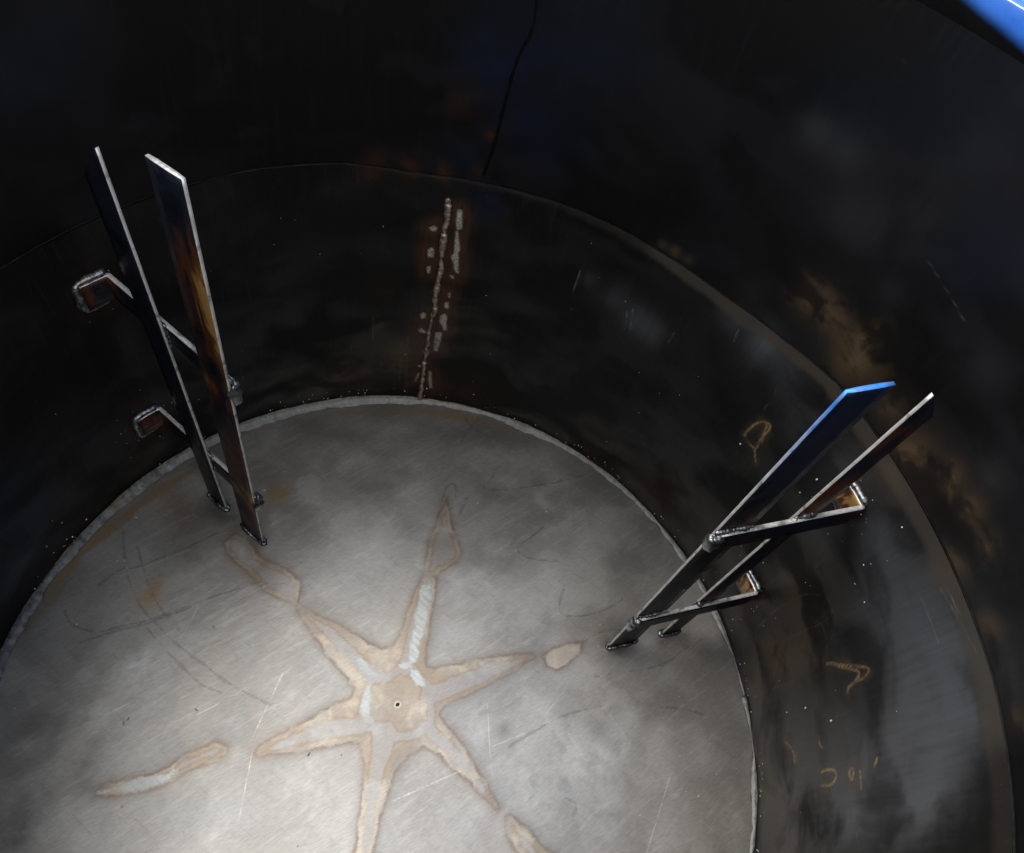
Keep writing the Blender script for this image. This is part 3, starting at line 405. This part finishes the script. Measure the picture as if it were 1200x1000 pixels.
# shell courses
sa = np.array([s[0] for s in SEAM]); sz = np.array([s[1] for s in SEAM])
def seam_z(az):
    az = (np.asarray(az)+180) % 360-180
    w = np.interp(az, np.r_[-180, -60, sa, 175, 180], np.r_[.915, .915, sz, .915, .915])
    return w
def shell(name, z0, z1, rad, fine, coarse, mat, label):
    a1 = np.arange(-40, 172, math.degrees(fine)); a2 = np.arange(172, 320, math.degrees(coarse))
    az = np.r_[a1, a2]; na = len(az)
    top = z1(az); bot = z0(az); nz = int(np.max(top-bot)/fine)+1
    t = np.linspace(0, 1, nz)
    Zm = bot[:, None]*(1-t)+top[:, None]*t; A = np.repeat(az[:, None], nz, 1)
    ar = np.radians(A); Rm = rad+.0012*np.sin(3*ar+.5)*np.sin(5*Zm)+.0008*np.sin(9*ar+4*Zm)
    V = np.stack([Rm*np.cos(ar), Rm*np.sin(ar), Zm], -1).reshape(-1, 3)*S
    i = np.arange(na)[:, None]; j = np.arange(nz-1)[None]; i2 = (i+1) % na
    Fq = np.stack([i*nz+j, i*nz+j+1, i2*nz+j+1, i2*nz+j], -1).reshape(-1, 4)
    U = np.stack([ar.ravel(), Zm.ravel()], 1)
    cv = lambda L: [np.c_[np.radians([q[0] for q in l]), [q[1] for q in l]] for l in L]
    gw = lambda G: np.clip(sum(w*np.exp(-((U[:, 0]-math.radians(a))**2/(2*(.6*s1)**2)+(U[:, 1]-z)**2/(2*(.6*s2)**2))) for a, z, s1, s2, w in G), 0, 1)
    hb = (seam_z(A).ravel()-U[:, 1])
    at = dict(wc=np.c_[U*S*1.6667, np.zeros(len(U))], hband=np.where(hb < -.001, 9, hb+.05*np.clip(U[:, 0]-.7, 0, 9)+.012*(fbm(U, 5, 3, 31)-.5)), g_light=gw(W_g_light), g_brown=gw(W_g_brown),
              g_rust=gw(W_g_rust), g_blue_sheen=gw(W_g_blue_sheen), n_big=fbm(U, 3.0, 3, 21), n_smear=fbm(U*np.array([1.0, 1.7])+.16*np.c_[fbm(U, 4, 3, 22), fbm(U, 4, 3, 23)], 6, 5, 24), g_dark=gw(W_g_dark), d_gold=lines(U, [smooth_line(l) for l in cv(W_gold)]),
              d_faint=lines(U, [smooth_line(l) for l in cv(W_faint)]), d_scr=lines(U, cv(W_scr)), d_pale=sdfs(U, cv(W_pale)))
    # outer skin and the two edges of the plate
    nb = len(V); oa = np.radians(np.arange(0, 360, 3.0)); no = len(oa)
    ring = lambda r, z: np.stack([r*np.cos(oa), r*np.sin(oa), z], 1)*S
    zb, zt = z0(np.degrees(oa)), z1(np.degrees(oa)); ro = rad+.014
    Vo = np.vstack([ring(rad+.0016, zb), ring(ro, zb), ring(ro, zt), ring(rad+.0016, zt)])
    io = np.arange(no); i3 = (io+1) % no
    Fo = np.vstack([np.stack([nb+m*no+io, nb+m*no+i3, nb+(m+1)*no+i3, nb+(m+1)*no+io], 1) for m in range(3)])
    nV = np.vstack([V, Vo])
    for q in at:
        v = np.asarray(at[q]); fill = np.zeros((len(Vo),)+v.shape[1:]) if q[0] in 'gn' or q == 'wc' else np.full(len(Vo), 9.0)
        at[q] = np.concatenate([v, fill])
    fm = np.r_[np.zeros(len(Fq), int), np.ones(len(Fo), int)]
    o = mesh_obj(name, nV, np.vstack([Fq, Fo]), [mat, M_OUT], tank, True, at, fm)
    o['label'] = label
    return o
lower = shell('lower_shell', lambda a: np.full(np.shape(a), -.02), lambda a: seam_z(a), 1.0, .0048, .02, M_LOW, 'dark lower wall course with rusty vertical weld')
upper = shell('upper_shell', lambda a: seam_z(a)+.0035, lambda a: np.full(np.shape(a), H), 1.0035, .0075, .02, M_UP, 'near-black upper wall course')

# backing of the seam so that the joint reads as a dark groove
az = np.arange(0, 360, 2.0); zz = seam_z(az); ar = np.radians(az)
V = np.vstack([np.stack([1.008*np.cos(ar), 1.008*np.sin(ar), zz-.01], 1), np.stack([1.008*np.cos(ar), 1.008*np.sin(ar), zz+.014], 1)])*S
n = len(az); i = np.arange(n); Fq = np.stack([i, (i+1) % n, (i+1) % n+n, i+n], 1)
mesh_obj('seam_groove', V, Fq, M_DARKB, lower, True)

# painted collar at the mouth of the tank
def lathe(name, prof, mat, parent, nu=360):
    u = np.arange(nu)*2*math.pi/nu; V = []
    for r, z in prof:
        rr_ = r+.0005*np.sin(11*u)
        V.append(np.stack([rr_*np.cos(u), rr_*np.sin(u), np.full(nu, z)], 1))
    V = np.vstack(V)*S; i = np.arange(nu)
    Fq = np.vstack([np.stack([m*nu+i, m*nu+(i+1) % nu, (m+1)*nu+(i+1) % nu, (m+1)*nu+i], 1) for m in range(len(prof)-1)])
    return mesh_obj(name, V, Fq[:, ::-1], mat, parent, True)
pr = [(1.0033, H-.016), (1.0025, H), (1.003, H+.022), (1.0042, H+.036)]
pr += [(1.0155-.011*math.cos(t), H+.037+.008*math.sin(t)) for t in np.linspace(0.2, math.pi, 12)]
pr += [(1.0265, H-.02)]
rim = lathe('painted_collar', pr, M_RIM, tank)
rim['label'] = 'blue painted collar round the mouth of the tank'

# fillet weld between floor and wall
az = np.arange(0, 360, .35); ar = np.radians(az); n = len(az)
wv = np.convolve(np.r_[RNG.normal(size=n+20)], np.ones(21)/21, 'valid')[:n]
rip = np.convolve(RNG.normal(size=n+4), np.ones(5)/5, 'valid')[:n]
leg = .018+.0035*wv/np.std(wv)+.008*np.cos(ar-2.6)
prof = [(0, .0), (.12, .10), (.40, .27), (.66, .50), (.86, .78), (1.02, 1.0)]
V = []
for a, b in prof:
    r = 1.0-leg*(1-a)+.0022*rip*(a < 1); z = leg*.72*b+.0016*rip*(0 < a < 1)+.0012
    V.append(np.stack([r*np.cos(ar), r*np.sin(ar), z], 1))
V = np.vstack(V)*S; i = np.arange(n)
Fq = np.vstack([np.stack([m*n+i, m*n+(i+1) % n, (m+1)*n+(i+1) % n, (m+1)*n+i], 1) for m in range(len(prof)-1)])
fw = mesh_obj('floor_weld', V, Fq, M_GREY, floor_plate, True)

# vertical plate welds
cyl = lambda a, z, r=1.0: (r*math.cos(math.radians(a))*S, r*math.sin(math.radians(a))*S, z*S)
bead('shell_weld', [cyl(a, z, .9985) for a, z in smooth_line(W_bead[0], 1)], .0044, M_RUSTB, lower, pitch=.003, ripple=.2, jit=.3, seed=1)
ck = smooth_line(W_crack[0]+[(79.0, 1.56)] if False else [(78.6, 1.56)]+list(W_crack[0]), 1)
bead('shell_weld', [cyl(a, z, 1.0045) for a, z in ck], .0024, M_DARKB, upper, ripple=.1, jit=.12, seed=2)

# ---------------------------------------------------------------- brackets of flat bar
T = .0090                                                            # bar thickness
def bar(name, parent, x0, x1, zbot, ztop, drop, lean, y0, tint, top_blue=0.0, nseg=60):
    """upright flat bar: x radial, y tangential, z up; top may be cut down towards the wall by `drop`"""
    nx = 4; V = []; tn = []; bl = []
    for i in range(nseg+1):
        t = i/nseg
        for s_ in (0, 1):
            for j in range(nx+1):
                fx = j/nx; zt = ztop-drop*fx; z = zbot+(zt-zbot)*t
                x = x0+(x1-x0)*fx+lean*t; c = .0012 if j in (0, nx) else 0
                y = y0+(T/2-c if s_ else -T/2+c)
                V.append((x*S, y*S, z*S)); tn.append(tint(fx, z, s_)); q_ = min(1, max(0, (z-ztop+.40)/.36)); bl.append(top_blue*q_*q_)  # blue tint in the colour, stronger towards the top of the bar
    Fc = []; fm = []
    w = 2*(nx+1); idx = lambda i, s_, j: i*w+s_*(nx+1)+j
    for i in range(nseg):
        for j in range(nx):
            Fc.append((idx(i, 0, j), idx(i, 0, j+1), idx(i+1, 0, j+1), idx(i+1, 0, j))); fm.append(0)
            Fc.append((idx(i, 1, j), idx(i+1, 1, j), idx(i+1, 1, j+1), idx(i, 1, j+1))); fm.append(0)
        Fc.append((idx(i, 0, 0), idx(i+1, 0, 0), idx(i+1, 1, 0), idx(i, 1, 0))); fm.append(1)
        Fc.append((idx(i, 0, nx), idx(i, 1, nx), idx(i+1, 1, nx), idx(i+1, 0, nx))); fm.append(1)
    for j in range(nx):
        Fc.append((idx(nseg, 0, j), idx(nseg, 0, j+1), idx(nseg, 1, j+1), idx(nseg, 1, j))); fm.append(1)
        Fc.append((idx(0, 0, j), idx(0, 1, j), idx(0, 1, j+1), idx(0, 0, j+1))); fm.append(1)
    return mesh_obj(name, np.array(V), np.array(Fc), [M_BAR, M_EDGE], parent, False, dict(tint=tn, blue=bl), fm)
def arm(name, parent, xin, zc, h, wallx, ftint, tc=.0105, foot=.056):
    """cross bar on edge, its outer end bent flat against the wall"""
    yo = -T/2-.0012; xw = wallx(0)-.0025
    outer = [(xin, yo-tc)]; inner = [(xin, yo)]
    for q in np.linspace(0, 1, 13)[1:]: 
        x = xin+(xw-.016-xin)*q; outer.append((x, yo-tc)); inner.append((x, yo))
    for q in np.linspace(0, math.pi/2, 6)[1:]:
        cx, cy = xw-.016, yo+.004
        outer.append((cx+.0155*math.sin(q), cy-.0155*math.cos(q))); inner.append((cx+.004*math.sin(q), cy-.004*math.cos(q)))
    for q in np.linspace(0, 1, 5)[1:]:
        y = yo+.004+foot*q; xq = wallx(y)-.002
        outer.append((xq-.0005, y)); inner.append((xq-.012, y))
    V = []; tn = []; n = len(outer); nz = 5
    for kk in range(nz):
        z = zc+h*(kk/(nz-1)-.5)
        for q, (a, b) in enumerate(zip(outer, inner)):
            tv = ftint*(1.0-.25*abs(kk-2)/2) if q > 13 else (.55*math.exp(-((q-12.5)/1.8)**2))
            V.append((a[0]*S, a[1]*S, z*S)); tn.append(tv); V.append((b[0]*S, b[1]*S, z*S)); tn.append(tv)
    Fc = []; fm = []; w = 2*n
    for kk in range(nz-1):
        for q in range(n-1):
            b = kk*w+2*q
            Fc.append((b, b+2, b+w+2, b+w)); fm.append(0)
            Fc.append((b+1, b+w+1, b+w+3, b+3)); fm.append(0)
        for q in (0, n-1):
            b = kk*w+2*q; Fc.append((b, b+w, b+w+1, b+1)); fm.append(1)
    for q in range(n-1):
        b = 2*q; Fc.append((b, b+1, b+3, b+2)); fm.append(1)
        b = (nz-1)*w+2*q; Fc.append((b, b+2, b+3, b+1)); fm.append(1)
    o = mesh_obj(name, np.array(V), np.array(Fc), [M_BAR, M_EDGE], parent, False, dict(tint=tn), fm)
    # weld round the foot on the wall: top, end, bottom
    ya, yb = yo+.006, yo+.004+foot+.006; zt, zb = zc+h/2+.004, zc-h/2-.004
    wx = lambda y: wallx(y)-.004
    path = [(wx(ya), ya-.012, zt), (wx(ya), ya+.01, zt+.001), (wx((ya+yb)/2), (ya+yb)/2, zt+.002), (wx(yb), yb-.006, zt), (wx(yb), yb, zt-.008),
            (wx(yb), yb, zc), (wx(yb), yb, zb+.008), (wx(yb), yb-.007, zb), (wx((ya+yb)/2), (ya+yb)/2, zb-.001), (wx(ya), ya, zb)]
    bead('weld_bead', np.array(smooth_line(path, 2))*S, .0050, M_BEAD, o, pitch=.0028, ripple=.16, jit=.16, seed=int(zc*100))
    return o
def bracket(label, base, heading, w_in, z_in, x_out, w_out, z_out, drop, lean_in, lean_out, zs, seed, left):
    rz = math.radians(heading); ex = np.array([math.cos(rz), math.sin(rz)]); ey = np.array([-ex[1], ex[0]]); b0 = np.array(base)
    def wallx(y):                                                    # local x where the wall stands
        q = b0+ey*y; m_ = q@ex
        return -m_+math.sqrt(m_*m_-(q@q-1.0))
    b = thing('support_bracket', label, 'bracket', (base[0]*S, base[1]*S, 0), rz, 'flat-bar brackets welded inside the tank')
    x_in = base_r = 0.0
    rg = np.random.default_rng(seed)
    def tint_in(fx, z, s_):
        v = 0.0
        for zc in zs: v += .55*math.exp(-((z-zc)/.06)**2)
        if left: v += 1.15*math.exp(-((z-1.0)/.15)**2)*(.15+.85*(1-fx)) + .42*math.exp(-((z-.3)/.32)**2)
        else: v += .10
        return v
    def tint_out(fx, z, s_):
        v = 0.0
        for zc in zs: v += .5*math.exp(-((z-zc)/.10)**2)
        return v*(0.25 if left else 1.0)+(.35*math.exp(-((z-1.08)/.06)**2)+.30*math.exp(-((z-.88)/.12)**2) if not left else 0)
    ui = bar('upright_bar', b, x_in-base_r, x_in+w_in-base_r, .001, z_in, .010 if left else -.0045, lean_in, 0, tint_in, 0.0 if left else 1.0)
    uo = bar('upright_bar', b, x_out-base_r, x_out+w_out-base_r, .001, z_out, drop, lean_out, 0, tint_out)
    for k_, (u, xa, wd, ln) in enumerate(((ui, x_in, w_in, lean_in), (uo, x_out, w_out, lean_out))):
        x0, x1 = xa-base_r, xa+wd-base_r; y = T/2+.003
        loop = [(x0-.004, -y), (x1+.004, -y), (x1+.004, y), (x0-.004, y), (x0-.004, -y)]
        bead('weld_bead', np.array([(p_[0], p_[1], .003) for p_ in smooth_line(loop, 2)])*S, .0034, M_BEAD, u, pitch=.0026, ripple=.16, jit=.25, seed=seed+k_)
    h = .070
    for k_, zc in enumerate(zs):
        xi = x_in+lean_in*zc/z_in-base_r
        c = arm('cross_bar', b, xi+.006, zc, h, wallx, (.30 if k_ == 0 else .48) if left else .95)
        yo = -T/2
        # welds: inner end wrapped over the edge of the inner upright, then along both uprights
        blob('weld_blob', ((xi-.003)*S, (yo-.004)*S, (zc-.002)*S), .0088, M_BEAD, c, seed+7*k_, (.75, 1.0, 2.1))
        blob('weld_blob', ((xi+.004)*S, (yo-.010)*S, (zc+.024)*S), .0062, M_BEAD, c, seed+7*k_+1, (1.2, .9, 1.0))
        for xa, wd, ln, zt_ in ((x_in, w_in, lean_in, z_in), (x_out, w_out, lean_out, z_out)):
            x0 = xa-base_r+ln*zc/zt_
            top = [(x0-.004+wd*q, yo-.0015, zc+h/2+.002) for q in np.linspace(0, 1.02, 6)]
            bead('weld_bead', np.array(top)*S, .0036, M_BEAD, c, ripple=.4, jit=.4, seed=seed+int(xa*50)+k_)
            if xa == x_out:
                side = [(x0-.002, yo-.003, zc+h/2*q) for q in np.linspace(1.05, -1, 6)]
                bead('weld_bead', np.array(side)*S, .0030, M_BEAD, c, ripple=.4, jit=.4, seed=seed+k_+31)
    return b
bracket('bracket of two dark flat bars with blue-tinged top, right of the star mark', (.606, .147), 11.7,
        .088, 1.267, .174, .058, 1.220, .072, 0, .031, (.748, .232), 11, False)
bracket('bracket with rust-brown bars beside the star mark, left of the vertical weld', (-.392, .461), 137.3,
        .086, 1.297, .157, .074, 1.210, .095, -.025, .056, (.752, .246), 23, True)

# ---------------------------------------------------------------- spatter and flakes
def lumps(name, items, mat, parent, label):
    V = []; Fc = []
    ico = [(0, 0, 1), (.894, 0, .447), (.276, .851, .447), (-.724, .526, .447), (-.724, -.526, .447), (.276, -.851, .447),
           (.724, .526, -.447), (-.276, .851, -.447), (-.894, 0, -.447), (-.276, -.851, -.447), (.724, -.526, -.447), (0, 0, -1)]
    fs = [(0, 1, 2), (0, 2, 3), (0, 3, 4), (0, 4, 5), (0, 5, 1), (1, 6, 2), (2, 7, 3), (3, 8, 4), (4, 9, 5), (5, 10, 1),
          (6, 7, 2), (7, 8, 3), (8, 9, 4), (9, 10, 5), (10, 6, 1), (11, 7, 6), (11, 8, 7), (11, 9, 8), (11, 10, 9), (11, 6, 10)]
    for c, r, sc, rot in items:
        b = len(V); cr, sr = math.cos(rot), math.sin(rot)
        for x, y, z in ico:
            x, y = x*sc[0], y*sc[1]; x, y = x*cr-y*sr, x*sr+y*cr; j = random.uniform(.85, 1.15)
            V.append((c[0]+x*r*j, c[1]+y*r*j, c[2]+z*r*sc[2]*j))
        Fc += [(b+p_, b+q_, b+s_) for p_, q_, s_ in fs]
    o = mesh_obj(name, np.array(V), np.array(Fc), mat, parent, True); o['kind'] = 'stuff'
    if label: o['label'] = label
    return o
it = []
for a, z in W_fleck: it.append((cyl(a, z, .998), random.uniform(.0012, .0021), (1, 1, 1), 0))
for q in range(130):                                                # fine beads along the floor weld
    a = random.uniform(-30, 175); z = .02+abs(random.gauss(0, .02))
    it.append((cyl(a, z, .9995), random.uniform(.0004, .0013)*(1 if random.random() < .8 else 1.5), (1, 1, 1), 0))
for ca, cz in ((13.5, .745), (13.5, .236), (133, .742), (133, .236)):
    for q in range(26): it.append((cyl(ca+random.gauss(0, 3), cz+random.gauss(0, .05), .999), random.uniform(.0003, .0010), (1, 1, 1), 0))
for q in range(60): it.append((cyl(random.uniform(-20, 160), random.uniform(.1, .85), .9995), random.uniform(.0003, .0008), (1, 1, 1), 0))
lumps('weld_spatter', it, M_SPAT, tank, 'tiny bright weld spatter on the walls')
it = []
for k_, (x, y) in enumerate(F_fleck):
    it.append(((x*S, y*S, .0012), random.uniform(.0016, .0028), (random.uniform(.4, 1.6), .55, .4), random.uniform(0, 3)))
for q in range(240):
    r_ = .96*math.sqrt(random.random()); a = random.uniform(0, 6.283)
    it.append(((r_*math.cos(a)*S, r_*math.sin(a)*S, .0006), random.uniform(.0004, .0010), (random.uniform(.6, 1.6), .8, .5), random.uniform(0, 3)))
lumps('slag_flakes', it, M_DUST, tank, 'small pale slag flakes lying on the floor')

# ---------------------------------------------------------------- ground the tank stands on
gr = mesh_obj('ground', [(-30, -30, -.016), (30, -30, -.016), (30, 30, -.016), (-30, 30, -.016)], [(0, 1, 2, 3)], ground_material())
gr['kind'] = 'structure'
